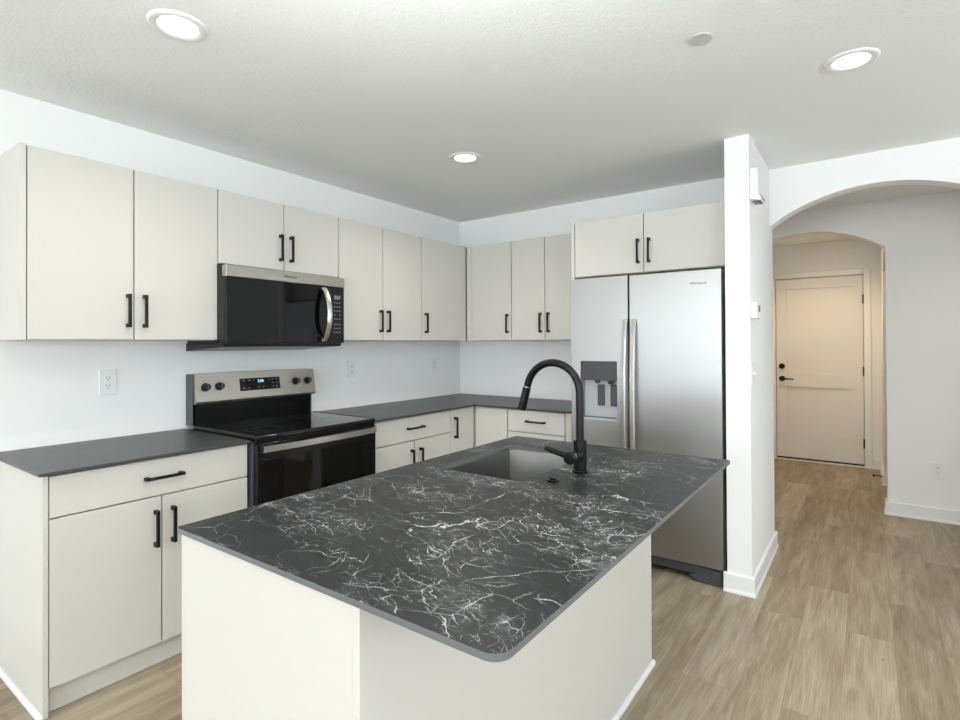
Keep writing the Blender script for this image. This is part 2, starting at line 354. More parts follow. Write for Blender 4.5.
# baseboards: flat board with a small shoe moulding at the floor
BH = 0.102
def board_profile(th=0.014, sh=0.012): return th, sh
def baseboard(name, path, closed=False):
    """path: list of (x,y) walked with the wall on the left; board grows to the right"""
    prof = [(0, 0), (0.020, 0), (0.020, 0.008), (0.0162, 0.018), (0.0145, 0.022), (0.0145, BH - 0.006), (0.009, BH), (0, BH)]
    t = bmesh.new(); rings = []; n = len(path)
    P = [Vector((p[0], p[1])) for p in path]
    for i, p in enumerate(P):
        d0 = (P[i] - P[i - 1]).normalized() if i > 0 else None; d1 = (P[i + 1] - P[i]).normalized() if i < n - 1 else None
        if d0 is None: d0 = d1
        if d1 is None: d1 = d0
        n0 = Vector((d0.y, -d0.x)); n1 = Vector((d1.y, -d1.x)); mdir = (n0 + n1); mdir = mdir / max(mdir.length_squared, 1e-6) * 2
        rings.append([t.verts.new((p.x + mdir.x * q[0] + (n0.x * 0), p.y + mdir.y * q[0], q[1])) for q in prof])
    k = len(prof)
    for a, b in zip(rings, rings[1:]):
        for j in range(k): t.faces.new((a[j], a[(j + 1) % k], b[(j + 1) % k], b[j]))
    t.faces.new(rings[0]); t.faces.new(rings[-1][::-1]); bmesh.ops.recalc_face_normals(t, faces=t.faces[:])
    m = MB(); m._merge(t); return structure(m.build(name, 'trim', smooth=False))
E_ = 0.0004
baseboard('baseboard_partition', [(PX0 - 0.016, PY - E_), (PX1 + E_, PY - E_), (PX1 + E_, T + E_), (2.0 + 0.03, T + E_)])
baseboard('baseboard_back', [(3.645 - E_, T), (3.645 - E_, -E_), (RX - .03, -E_)])
baseboard('baseboard_hall', [(3.148 - E_, FY + T - 0.01), (3.148 - E_, FY - E_), (RX - .03, FY - E_)])
baseboard('baseboard_entry', [(DX1 + 0.066, DY - E_), (3.148 - E_, DY - E_), (3.148 - E_, 2.40 - E_), (3.148 + T - 0.02, 2.40 - E_)])
baseboard('baseboard_left', [(E_, RY + 0.03), (E_, -3.28)])

# ---- entry door down the hall
d = thing('door_1', '', '', (DX0, DY, 0)); del d['label']; del d['category']; structure(d)
LY = DY + 0.012                                             # face of the leaf
m = MB()
x0, x1, z0, z1 = DX0 + 0.006, DX1 - 0.006, 0.022, DZ - 0.006
def recessed_leaf(m, x0, x1, z0, z1, panels, y, th, dp):
    xs = sorted({x0, x1} | {p for q in panels for p in q[:2]}); zs = sorted({z0, z1} | {p for q in panels for p in q[2:]})
    for xa, xb in zip(xs, xs[1:]):
        for za, zb in zip(zs, zs[1:]):
            inp = any(p[0] <= xa and xb <= p[1] and p[2] <= za and zb <= p[3] for p in panels)
            m.box(xa, xb, y + (dp if inp else 0), y + th, za, zb)
recessed_leaf(m, x0, x1, z0, z1, [(DX0 + .115, DX1 - .112, 0.295, 0.835), (DX0 + .115, DX1 - .112, 0.985, 1.945)], LY, 0.04, 0.016)
leaf = m.build('door_leaf', 'door', d, smooth=False)
cw = 0.062
m = MB(); m.box(DX0 - cw, DX0 - 0.001, DY - 0.016, DY - E_, 0, DZ + cw, .003); m.box(DX1 + 0.001, DX1 + cw, DY - 0.016, DY - E_, 0, DZ + cw, .003); m.box(DX0 - 0.001, DX1 + 0.001, DY - 0.016, DY - E_, DZ + .001, DZ + cw, .003)
m.build('door_casing', 'trim', d, smooth=False)
MB().box(DX0, DX1, DY - 0.01, DY + 0.09, 0.0005, 0.016, .003).build('threshold', 'trim', d)
MB().box(DX0 + .007, DX1 - .007, DY + .004, DY + .011, 0.017, 0.034, .002).build('door_sweep', 'blackplastic', d)
m = MB(); kx = DX0 + 0.062
m.cyl((kx, LY - 0.001, 0.925), (kx, LY - 0.012, 0.925), 0.031, bev=.003).cyl((kx, LY - 0.01, 0.925), (kx, LY - 0.05, 0.925), 0.011).tube([(kx, LY - 0.05, 0.925), (kx + .04, LY - 0.053, 0.925), (kx + .12, LY - 0.047, 0.922)], [.0095, .009, .007])
m.build('door_handle', 'black', leaf)
MB().cyl((kx, LY - 0.001, 1.068), (kx, LY - 0.02, 1.068), 0.031, bev=.004).build('deadbolt', 'black', leaf)
for hz in (0.257, 1.026, 1.80):
    MB().cyl((DX1 - 0.003, DY - 0.003, hz - .05), (DX1 - 0.003, DY - 0.003, hz + .05), 0.0085, seg=12).build('hinge', 'black', d)
MB().box(DX0 + .0005, DX1 - .0005, DY + 0.056, DY + T, .017, DZ - .0005).build('leak_blocker', 'door', d, smooth=False)  # unseen backing added behind the leaf to stop light leaking round it
# door stop
st = MB().cyl((3.148 - .0155, 2.50, .062), (3.148 - .075, 2.50, .062), .005).cyl((3.148 - .075, 2.50, .062), (3.148 - .09, 2.50, .062), .011, bev=.002).cyl((3.148 - .0155, 2.50, .062), (3.148 - .019, 2.50, .062), .013).build('door_stop', 'black', origin=(3.1325, 2.50, .062))
tag(st, 'small black door stop on the baseboard beside the hall entry door', 'door stop')

# ================================================================ CABINETS
# handle mesh: long axis z, standing off along +x
def handle_mesh(L=0.150):
    m = MB(); h = L / 2
    m.box(0.023, 0.034, -0.006, 0.006, -h, h, .0012)
    for s in (-1, 1):
        m.box(0.0, 0.026, -0.0068, 0.0068, s * h, s * (h - 0.017), .0012)
    me = bpy.data.meshes.new('handle'); m.bm.to_mesh(me); m.bm.free(); me.materials.append(MT['pull']); return me
HM = handle_mesh()
HMW = handle_mesh(0.152)
def P3(facing, a, dd, z): return (dd, a, z) if facing == 'left' else (a, -dd, z)
def bxf(m, facing, a0, a1, d0, d1, z0, z1, bev=0.0):
    p, q = P3(facing, a0, d0, z0), P3(facing, a1, d1, z1)
    m.box(p[0], q[0], p[1], q[1], p[2], q[2], bev); return m
def add_handle(front, facing, a, dd, z, horiz=False):
    o = bpy.data.objects.new('handle', HMW if horiz else HM); col.objects.link(o); o.parent = front
    o.location = Vector(P3(facing, a + (.007 if facing == 'left' else 0), dd + 0.0004, z)) - Vector(front['_o'])
    rz = 0 if facing == 'left' else -PI / 2
    o.rotation_euler = (PI / 2 if horiz else 0, 0, rz)
    return o
TH = 0.019; G = 0.0028
def front(root, facing, kind, a0, a1, z0, z1, D, handle=None):
    m = MB(); bxf(m, facing, a0 + G, a1 - G, D - TH, D, z0 + G, z1 - G, .0012)
    o = m.build(kind, 'cab', root)
    if handle:
        t, ha, hz = handle; add_handle(o, facing, ha, D, hz, t == 'h')
    return o
def carcass(root, facing, a0, a1, z0, z1, D, toe=False):
    m = MB(); e = 0.0006
    if toe:
        bxf(m, facing, a0 + e, a1 - e, 0.001, D - TH - .008, 0.102, z1)
        bxf(m, facing, a0 + e, a1 - e, 0.001, D - 0.036, 0.0005, 0.098)
    else: bxf(m, facing, a0 + e, a1 - e, 0.001, D - TH - .008, z0, z1)
    m.build('carcass', 'cab', root, smooth=False)
UD = 0.312; ZB = 1.3675; ZT = 2.150; UH = 1.500
def rootat(name, label, cat, facing, a0, a1, z, group=None):
    return thing(name, label, cat, P3(facing, (a0 + a1) / 2, 0, z), group)
# --- wall cabinets on the left wall
c1 = rootat('wall_cabinet', 'cream double-door wall cabinet left of the microwave, nearest to the camera', 'cabinet', 'left', -3.228, -2.427, ZB)
m = MB(); bxf(m, 'left', -3.228, -3.206, 0.001, UD, ZB, ZT, .001); m.build('end_panel', 'cab', c1)
carcass(c1, 'left', -3.205, -2.427, ZB, ZT, UD)
front(c1, 'left', 'door', -3.205, -2.818, ZB, ZT, UD, ('v', -2.852, UH)); front(c1, 'left', 'door', -2.818, -2.427, ZB, ZT, UD, ('v', -2.784, UH))
ZM = 1.764
c2 = rootat('wall_cabinet', 'short cream double-door wall cabinet directly above the microwave', 'cabinet', 'left', -2.427, -1.646, ZM)
carcass(c2, 'left', -2.427, -1.646, ZM, ZT, UD)
front(c2, 'left', 'door', -2.427, -2.040, ZM, ZT, UD, ('v', -2.074, 1.893)); front(c2, 'left', 'door', -2.040, -1.646, ZM, ZT, UD, ('v', -2.006, 1.893))
c3 = rootat('wall_cabinet', 'cream double-door wall cabinet just right of the microwave', 'cabinet', 'left', -1.646, -0.870, ZB)
carcass(c3, 'left', -1.646, -0.870, ZB, ZT, UD)
front(c3, 'left', 'door', -1.646, -1.264, ZB, ZT, UD, ('v', -1.300, UH)); front(c3, 'left', 'door', -1.264, -0.870, ZB, ZT, UD, ('v', -1.230, UH))
c4 = rootat('wall_cabinet', 'cream single-door wall cabinet on the left wall, next to the room corner', 'cabinet', 'left', -0.870, -0.002, ZB)
carcass(c4, 'left', -0.870, -0.002, ZB, ZT, UD)
front(c4, 'left', 'door', -0.870, -0.402, ZB, ZT, UD, ('v', -0.836, UH))
m = MB(); bxf(m, 'left', -0.400, -0.316, UD - TH, UD - .004, ZB, ZT, .0008); m.build('filler_strip', 'cab', c4)
c5 = rootat('wall_cabinet', 'cream single-door wall cabinet on the back wall, next to the room corner', 'cabinet', 'back', 0.316, 0.756, ZB)
carcass(c5, 'back', 0.314, 0.756, ZB, ZT, UD)
m = MB(); bxf(m, 'back', 0.316, 0.364, UD - TH, UD - .004, ZB, ZT, .0008); m.build('filler_strip', 'cab', c5)
front(c5, 'back', 'door', 0.366, 0.756, ZB, ZT, UD, ('v', 0.724, UH))
c6 = rootat('wall_cabinet', 'cream double-door wall cabinet on the back wall beside the refrigerator', 'cabinet', 'back', 0.757, 1.40, ZB)
carcass(c6, 'back', 0.757, 1.418, ZB, ZT, UD)
front(c6, 'back', 'door', 0.757, 1.055, ZB, ZT, UD, ('v', 1.022, UH)); front(c6, 'back', 'door', 1.055, 1.365, ZB, ZT, UD, ('v', 1.090, UH))
m = MB(); bxf(m, 'back', 1.367, 1.418, UD - TH, UD - .004, ZB, ZT, .0008); m.build('filler_strip', 'cab', c6)
# --- over the refrigerator
FD = 0.632
c7 = rootat('refrigerator_cabinet', 'deep cream double-door cabinet above the refrigerator with full-height side panel', 'cabinet', 'back', 1.42, 2.40, 0)
m = MB(); bxf(m, 'back', 1.434, 1.457, 0.001, FD, 0.0005, ZT - .012, .001); m.build('side_panel', 'cab', c7)
carcass(c7, 'back', 1.458, 2.398, 1.776, ZT - .012, FD)
front(c7, 'back', 'door', 1.459, 1.920, 1.776, ZT - .008, FD, ('v', 1.888, 1.907)); front(c7, 'back', 'door', 1.920, 2.385, 1.776, ZT - .008, FD, ('v', 1.956, 1.907))
m = MB(); bxf(m, 'back', 2.386, 2.4015, FD - TH, FD - .002, 1.776, ZT - .008, .0008); m.build('filler_strip', 'cab', c7)

# --- base cabinets
BD = 0.620; HC = 0.889; CT = 0.0125; ZC = HC - CT - 0.0005; DZ1 = 0.715
b1 = rootat('base_cabinet', 'cream base cabinet with wide drawer over two doors, left of the range', 'cabinet', 'left', -3.244, -2.446, 0)
m = MB(); bxf(m, 'left', -3.237, -3.2195, 0.001, BD, 0.0005, ZC, .001); m.build('end_panel', 'cab', b1)
m = MB(); m.prism([(-3.2375, 0.0005), (-3.2375, .02), (-3.243, .02), (-3.251, .012), (-3.251, .0005)], 'x', 0.03, BD + .012); m.build('shoe_moulding', 'trim', b1, smooth=False)
carcass(b1, 'left', -3.219, -2.446, 0, ZC, BD, True)
front(b1, 'left', 'drawer', -3.219, -2.448, DZ1, ZC - .004, BD, ('h', -2.835, 0.795))
front(b1, 'left', 'door', -3.219, -2.834, 0.100, DZ1, BD, ('v', -2.868, 0.585)); front(b1, 'left', 'door', -2.834, -2.448, 0.100, DZ1, BD, ('v', -2.800, 0.587))
b2 = rootat('base_cabinet', 'cream base cabinet with drawer over two doors, just right of the range', 'cabinet', 'left', -1.668, -0.905, 0)
carcass(b2, 'left', -1.664, -0.905, 0, ZC, BD, True)
front(b2, 'left', 'drawer', -1.662, -0.905, DZ1, ZC - .004, BD, ('h', -1.290, 0.798))
front(b2, 'left', 'door', -1.662, -1.284, 0.100, DZ1, BD, ('v', -1.324, 0.585)); front(b2, 'left', 'door', -1.284, -0.905, 0.100, DZ1, BD, ('v', -1.240, 0.585))
b3 = thing('corner_base_cabinet', 'cream corner base cabinet with folding door in the room corner', 'cabinet', (0.30, -0.30, 0))
m = MB()
m.prism([(0.001, -0.904), (BD - TH - .002, -0.904), (BD - TH - .002, -BD + TH + .002), (0.912, -BD + TH + .002), (0.912, -0.001), (0.001, -0.001)], 'z', 0.102, ZC)
m.prism([(0.001, -0.904), (BD - .036, -0.904), (BD - .036, -BD + .065), (0.912, -BD + .065), (0.912, -0.001), (0.001, -0.001)], 'z', 0.0005, 0.102)
m.build('carcass', 'cab', b3, smooth=False)
front(b3, 'left', 'door', -0.904, -0.632, 0.100, ZC - .004, BD, ('v', -0.872, 0.743))
front(b3, 'back', 'door', 0.632, 0.912, 0.100, ZC - .004, BD)
b4 = rootat('base_cabinet', 'cream base cabinet with drawers on the back wall beside the refrigerator', 'cabinet', 'back', 0.914, 1.42, 0)
carcass(b4, 'back', 0.914, 1.418, 0, ZC, BD, True)
front(b4, 'back', 'drawer', 0.916, 1.374, DZ1, ZC - .004, BD, ('h', 1.152, 0.796))
front(b4, 'back', 'drawer', 0.916, 1.374, 0.41, DZ1, BD, ('h', 1.145, 0.60)); front(b4, 'back', 'drawer', 0.916, 1.374, 0.100, 0.41, BD, ('h', 1.145, 0.30))
m = MB(); bxf(m, 'back', 1.377, 1.421, BD - TH, BD - .002, 0.100, ZC, .0008); m.build('filler_strip', 'cab', b4)

# --- worktops
CD = 0.645
o = MB().slab([(0.0008, -3.254), (CD - .005, -3.254), (CD, -3.249), (CD, -2.447), (0.0008, -2.447)], [], HC - CT, HC).build('countertop', 'stone2', smooth=False, origin=(0.0, -2.85, HC - CT))
tag(bevmod(edge_slot(o, 'edge2'), .0022), 'dark grey laminate countertop on the base cabinet left of the range', 'countertop')
o = MB().slab([(0.0008, -1.662), (CD, -1.662), (CD, -CD), (1.423, -CD), (1.423, -0.0008), (0.0008, -0.0008)], [], HC - CT, HC).build('countertop', 'stone2', smooth=False, origin=(0.3, -0.3, HC - CT))
tag(bevmod(edge_slot(o, 'edge2'), .0022), 'L-shaped dark grey laminate countertop running round the corner to the refrigerator', 'countertop')

# ================================================================ ISLAND
IX0, IX1, IY0, IY1 = 1.620, 2.597, -3.240, -1.634
SX0, SX1, SY0, SY1 = 1.724, 2.104, -2.372, -1.853
o = MB().slab(rrect(IX0, IX1, IY0, IY1, (.014, .032, .010, .006)), [rrect(SX0, SX1, SY0, SY1, (.005, .005, .005, .005))], HC - CT, HC).build('island_countertop', 'stone', smooth=False, origin=((IX0 + IX1) / 2, (IY0 + IY1) / 2, HC - CT))
tag(bevmod(edge_slot(o, 'edge'), .0025, 3), 'black white-veined laminate countertop on the kitchen island, with sink cut-out', 'countertop')
isl = thing('kitchen_island', 'cream kitchen island cabinet under the veined black countertop', 'kitchen island', (1.97, -2.44, 0))
BX0, BX1, BY0, BY1 = 1.634, 2.289, -3.232, -1.643
m = MB(); e = .001
# hollow body so that the sink bowl hangs inside
m.box(BX0 + .02, BX0 + .035, BY0 + .02, BY1 - .02, .10, ZC)
m.box(BX1 - .035, BX1 - .02, BY0 + .02, BY1 - .02, .0005, ZC)
m.box(BX0 + .035, BX1 - .035, BY0 + .02, BY0 + .035, .0005, ZC); m.box(BX0 + .035, BX1 - .035, BY1 - .035, BY1 - .02, .0005, ZC)
m.box(BX0 + .035, BX1 - .035, BY0 + .035, BY1 - .035, .10, .115); m.box(BX0 + .08, BX0 + .095, BY0 + .035, BY1 - .035, .0005, .10)
m.build('carcass', 'cab', isl, smooth=False)
MB().box(BX0, BX1 - .0205, BY0, BY0 + .019, .0005, ZC, .0008).build('end_panel', 'cab', isl)
MB().box(BX0, BX1 - .0205, BY1 - .019, BY1, .0005, ZC, .0008).build('end_panel', 'cab', isl)
MB().box(BX1 - .0195, BX1, BY0 - .001, BY1, .0005, ZC, .0008).build('back_panel', 'cab', isl)
m = MB(); m.prism([(BX1 + .0004, .0005), (BX1 + .0004, .02), (BX1 + .005, .02), (BX1 + .0125, .012), (BX1 + .0125, .0005)], 'y', BY0, BY1 + .010)
m.build('shoe_moulding', 'trim', isl, smooth=False)
ys = [BY0 + .02, -2.72, -2.11, BY1 - .02]
def ifront(kind, a0, a1, z0, z1, h):
    o = MB().box(BX0, BX0 + .019, a0 + G, a1 - G, z0 + G, z1 - G, .0012).build(kind, 'cab', isl)
    hd = bpy.data.objects.new('handle', HM if h[0] == 'v' else HMW); col.objects.link(hd); hd.parent = o
    hd.location = Vector((BX0 - .0004, h[1], h[2])) - Vector(o['_o']); hd.rotation_euler = (PI / 2 if h[0] == 'h' else 0, 0, PI)
ifront('drawer', ys[0], ys[1], DZ1, ZC - .004, ('h', (ys[0] + ys[1]) / 2, .795)); ifront('door', ys[0], ys[1], .10, DZ1, ('v', ys[1] - .035, .585))
ifront('door', ys[1], (ys[1] + ys[3]) / 2, .10, ZC - .004, ('v', (ys[1] + ys[3]) / 2 - .035, .70)); ifront('door', (ys[1] + ys[3]) / 2, ys[3], .10, ZC - .004, ('v', (ys[1] + ys[3]) / 2 + .035, .70))

# sink
sk = thing('sink', 'undermount stainless steel sink bowl set into the island countertop', 'sink', ((SX0 + SX1) / 2, (SY0 + SY1) / 2, HC - .22))
def bowl():
    t = bmesh.new(); zt_ = HC - CT - .002; zb_ = HC - .215
    def ring(x0, x1, y0, y1, r, z): return [t.verts.new((p[0], p[1], z)) for p in rrect(x0, x1, y0, y1, (r,) * 4, 6)]
    o_ = .012; i_ = -0.001
    R = [ring(SX0 - o_, SX1 + o_, SY0 - o_, SY1 + o_, .03, zt_), ring(SX0 + i_, SX1 - i_, SY0 + i_, SY1 - i_, .004, zt_),
         ring(SX0 + .002, SX1 - .002, SY0 + .002, SY1 - .002, .004, zt_ - .01), ring(SX0 + .006, SX1 - .006, SY0 + .006, SY1 - .006, .004, zb_ + .03),
         ring(SX0 + .012, SX1 - .012, SY0 + .012, SY1 - .012, .012, zb_ + .01), ring(SX0 + .032, SX1 - .032, SY0 + .032, SY1 - .032, .012, zb_),
         ring(SX0 + .16, SX1 - .16, SY0 + .2, SY1 - .2, .01, zb_ - .003)]
    for a, b in zip(R, R[1:]):
        n = len(a)
        for k in range(n): t.faces.new((a[k], a[(k + 1) % n], b[(k + 1) % n], b[k]))
    t.faces.new(R[-1]); bmesh.ops.recalc_face_normals(t, faces=t.faces[:])
    for f in t.faces: f.normal_flip()
    return t
m = MB(); m._merge(bowl()); o = m.build('bowl', 'sink', sk); md = o.modifiers.new('s', 'SOLIDIFY'); md.thickness = .0012; md.offset = -1
zc = HC - .2178; cx, cy = (SX0 + SX1) / 2, (SY0 + SY1) / 2
MB().cyl((cx, cy, zc), (cx, cy, zc + .005), .042, bev=.001).cyl((cx, cy, zc + .004), (cx, cy, zc + .010), .018, bev=.002).build('drain', 'steelh', sk)

# faucet
FXc, FYc = 2.201, -2.135
f = thing('faucet', 'matte black gooseneck pull-down faucet standing behind the island sink', 'faucet', (FXc, FYc, HC))
MB().cyl((FXc, FYc, HC + .0003), (FXc, FYc, HC + .006), .029, bev=.002).cyl((FXc, FYc, HC + .005), (FXc, FYc, HC + .112), .0235, bev=.0015).build('body', 'black', f)
ra = .108; zc = 1.287 - .0135 - ra; pts = [(FXc, FYc, HC + .110), (FXc, FYc, zc - .1), (FXc, FYc, zc)]
for k in range(1, 21):
    a = math.radians(164) * k / 20; pts.append((FXc - ra + ra * math.cos(a), FYc, zc + ra * math.sin(a)))
a = math.radians(164); tx, tz = -math.sin(a), math.cos(a); e = Vector(pts[-1]); dv = Vector((tx, 0, tz))
MB().tube(pts + [tuple(e + dv * .012)], .0138, 20).build('spout', 'black', f)
h0 = e + dv * .013
hd = MB().tube([tuple(h0), tuple(h0 + dv * .006), tuple(h0 + dv * .04), tuple(h0 + dv * .088), tuple(h0 + dv * .092)], [.0135, .0150, .0158, .0172, .0155], 20).build('spray_head', 'black', f)
MB().tube([tuple(h0 - dv * .0005), tuple(h0 + dv * .0025)], [.0146, .0146], 20).build('ring', 'steelh', hd)
bn = h0 + dv * .045 + Vector((0, -.0155, 0))
MB().box(bn.x - .005, bn.x + .005, bn.y - .004, bn.y + .001, bn.z - .014, bn.z + .014, .002).build('button', 'blackplastic', hd)
zl = HC + .063
MB().cyl((FXc, FYc - .015, zl), (FXc, FYc - .068, zl), .0200, bev=.001).build('valve', 'black', f)
MB().cyl((FXc, FYc - .068, zl), (FXc, FYc - .071, zl), .0206).build('ring', 'steelh', f)
lv = MB(); lv.cyl((FXc, FYc - .0712, zl), (FXc, FYc - .092, zl), .0225, bev=.006)
lv.tube([(FXc - .008, FYc - .080, zl + .005), (FXc - .05, FYc - .081, zl + .014), (FXc - .094, FYc - .082, zl + .024)], [.0110, .0095, .0085], 14)
lv.build('lever', 'black', f)
o = MB().cyl((2.182, -2.302, HC + .0003), (2.182, -2.302, HC + .005), .021, bev=.002).cyl((2.182, -2.302, HC + .004), (2.182, -2.302, HC + .011), .013, bev=.003).build('disposal_button', 'black', origin=(2.182, -2.302, HC))
tag(o, 'round black air-switch button on the island countertop beside the faucet', 'button')

# ================================================================ RANGE
RY0, RY1 = -2.438, -1.673
r = thing('range', 'freestanding electric range with black glass cooktop between the base cabinets', 'stove', (0.33, (RY0 + RY1) / 2, 0))
MB().box(0.02, 0.640, RY0, RY1, 0.03, 0.880, .002).build('body', 'side', r)
for fx in (.06, .6):
    for fy in (RY0 + .04, RY1 - .04): MB().cyl((fx, fy, .0005), (fx, fy, .0295), .018).build('foot', 'blackplastic', r)
m = MB(); m.box(0.075, 0.668, RY0 - .001, RY1 + .001, 0.8815, 0.906, .006, 3); ck = m.build('cooktop', 'cooktop', r)
for yy in (RY0 + .0005, RY1 - .0005): MB().box(.09, .655, yy - .0035, yy + .0035, .9062, .9088, .001).build('edge_trim', 'side', r)
MB().box(0.6405, 0.664, RY0 + .001, RY1 - .001, 0.8685, 0.881, .002).build('front_trim', 'enamel', r)
# burner outlines on the glass
def ringmesh(cx, cy, r0, r1, z):
    t = bmesh.new(); n = 48
    A = [t.verts.new((cx + r0 * math.cos(2 * PI * k / n), cy + r0 * math.sin(2 * PI * k / n), z)) for k in range(n)]
    B = [t.verts.new((cx + r1 * math.cos(2 * PI * k / n), cy + r1 * math.sin(2 * PI * k / n), z)) for k in range(n)]
    for k in range(n): t.faces.new((A[k], B[k], B[(k + 1) % n], A[(k + 1) % n]))
    return t
for cx, cy, rr in ((.49, RY0 + .19, .115), (.49, RY1 - .19, .10), (.24, RY0 + .19, .08), (.24, RY1 - .19, .08)):
    m = MB(); m._merge(ringmesh(cx, cy, rr, rr + .0018, .9064)); m._merge(ringmesh(cx, cy, rr * .6, rr * .6 + .0015, .9064)); m.build('burner_mark', 'greymark', ck)
# backguard
m = MB(); m.prism([(0.003, .90), (0.070, .90), (0.078, 1.022), (0.003, 1.022)], 'y', RY0 + .012, RY1 - .012); m.build('lower_backguard', 'enamel', r)
cg = MB().prism([(0.003, 1.0225), (0.098, 1.0225), (0.102, 1.034), (0.078, 1.185), (0.003, 1.185)], 'y', RY0 + .004, RY1 + .008).build('control_panel', 'steelwarm', r, smooth=False)
m = MB(); m.box(0.003, 0.072, RY0 - .003, RY0 + .0035, .905, 1.182, .002); m.build('side_cap', 'side', r)
m = MB(); m.box(0.003, 0.072, RY1 - .0115, RY1 - .001, .905, 1.020, .002); m.build('side_cap', 'side', r)
nrm = Vector((.151, 0, .024)).normalized()
def onpanel(y, z, off): x = .102 + (z - 1.034) * (-.024 / .151); return Vector((x, y, z)) + nrm * off
for ky in (-2.378, -2.300, -1.808, -1.722):
    p = onpanel(ky, 1.112, 0)
    kb = MB().cyl(p + nrm * .0003, p + nrm * .007, .0235, bev=.002).cyl(p + nrm * .006, p + nrm * .030, .0195, .0175, bev=.002).build('knob', 'blackplastic', r)
    MB().box(p.x + .028, p.x + .0345, ky - .0042, ky + .0042, 1.099, 1.134, .0015).build('grip', 'side', kb)
    q = onpanel(ky, 1.150, .0006); text('knob_mark', 'o', .012, 'greymark', cg, q, (PI / 2 - .157, 0, PI / 2))
yc = -2.050; p0 = onpanel(yc, 1.076, .0004); p1 = onpanel(yc, 1.147, .0004)
t = bmesh.new(); vs = [t.verts.new(v) for v in ((p0.x, -2.180, p0.z), (p0.x, -1.920, p0.z), (p1.x, -1.920, p1.z), (p1.x, -2.180, p1.z))]; t.faces.new(vs)
rr = bmesh.ops.extrude_face_region(t, geom=t.faces[:]); bmesh.ops.translate(t, vec=nrm * .0012, verts=[g for g in rr['geom'] if isinstance(g, bmesh.types.BMVert)]); bmesh.ops.recalc_face_normals(t, faces=t.faces[:])
m = MB(); m._merge(t); ds = m.build('display', 'gloss', r, smooth=False)
text('clock_digits', '2:06', .024, 'lcd', ds, onpanel(-2.048, 1.128, .0019), (PI / 2 - .157, 0, PI / 2))
m = MB()
for (yy, zz, wd) in ((-2.155, 1.135, .014), (-2.120, 1.135, .014), (-2.092, 1.136, .008), (-2.155, 1.090, .020), (-2.125, 1.090, .014), (-2.062, 1.093, .012), (-2.030, 1.093, .012), (-1.990, 1.135, .006), (-1.970, 1.135, .010), (-1.942, 1.135, .010), (-1.970, 1.113, .010), (-1.942, 1.113, .010), (-1.970, 1.091, .010), (-1.942, 1.091, .012)):
    q = onpanel(yy, zz, .0018); MB().box(q.x - .0003, q.x + .0003, yy - wd / 2, yy + wd / 2, q.z - .0018, q.z + .0018).build('key_mark', 'mark', ds, smooth=False)
# oven door
dr = MB().box(0.643, 0.676, RY0 + .006, RY1 - .004, 0.235, 0.868, .004).build('oven_door', 'enamel', r)
MB().box(0.6765, 0.6785, RY0 + .03, RY1 - .03, 0.25, 0.790, .0015).build('oven_window', 'gloss', dr)
MB().box(0.6787, 0.6791, -2.30, -1.815, 0.33, 0.748, 0).build('window_glass', 'gloss', dr)
n = 14; t = bmesh.new(); rings = []
for k in range(n + 1):
    u = k / n; y = (RY0 + .022) + (RY1 - RY0 - .050) * u; bow = 0.014 * (1 - (2 * u - 1) ** 2); x = 0.694 + bow
    rings.append([t.verts.new(v) for v in ((x, y, .829), (x + .012, y, .831), (x + .013, y, .860), (x, y, .863))])
for a, b in zip(rings, rings[1:]):
    for j in range(4): t.faces.new((a[j], a[(j + 1) % 4], b[(j + 1) % 4], b[j]))
t.faces.new(rings[0]); t.faces.new(rings[-1][::-1]); bmesh.ops.recalc_face_normals(t, faces=t.faces[:])
m = MB(); m._merge(t); hn = m.build('oven_handle', 'steelh', dr)
for (ba, bb2) in ((RY0 + .014, RY0 + .034), (RY1 - .052, RY1 - .032)): MB().box(.6765, .6935, ba, bb2, .833, .859, .002).build('handle_bracket', 'blackplastic', dr)
MB().box(0.643, 0.674, RY0 + .006, RY1 - .004, 0.045, 0.228, .004).build('storage_drawer', 'steelwarm', r)

# ================================================================ MICROWAVE
MY0, MY1 = -2.4245, -1.677; MF = 0.400
mw = thing('microwave', 'over-the-range stainless and black microwave under the short wall cabinet', 'microwave', (0.2, (MY0 + MY1) / 2, 1.34))
MB().box(0.002, 0.360, MY0 - .008, MY1, 1.352, 1.7610, .003).build('housing', 'enamel', mw)
MB().prism([(.001, 1.309), (.375, 1.333), (.385, 1.340), (.385, 1.3515), (.001, 1.3515)], 'y', MY0 - .0135, MY1 - .012).build('vent_plate', 'blackplastic', mw, smooth=False)
md_ = MB().box(0.362, MF, MY0 - .008, -1.793, 1.352, 1.692, .003).build('door', 'gloss', mw)
MB().box(0.362, MF + .002, MY0 - .008, MY1, 1.6935, 1.752, .002).build('top_trim', 'steelwarm', mw)
cp = MB().box(0.362, MF - .001, -1.791, MY1, 1.352, 1.692, .003).build('control_panel', 'blackplastic', mw)
MB().box(MF - .0008, MF + .0004, -1.755, -1.707, 1.617, 1.640).build('screen', 'screen', cp)
m = MB()
for i in range(8):
    for j in range(3):
        if i == 3 and j == 1: continue
        y = -1.750 + j * .019; z = 1.596 - i * .0245 - (.008 if i > 4 else 0)
        MB().box(MF - .0009, MF - .0003, y - .0045, y + .0045, z - .003, z + .003).build('key_mark', 'mark', cp, smooth=False)
text('logo', 'Whirlpool', .020, 'slot', mw, (MF + .0024, -2.06, 1.722), (PI / 2, 0, PI / 2))
pts = []; n = 16; t = bmesh.new(); rings = []
for k in range(n + 1):
    u = k / n; z = 1.362 + .318 * u; bow = .052 * (1 - abs(2 * u - 1) ** 2.2); x = MF + .004 + bow
    yy = -1.838
    rings.append([t.verts.new(v) for v in ((x, yy - .006, z), (x + .005, yy - .012, z), (x + .012, yy, z), (x + .012, yy + .016, z), (x, yy + .018, z))])
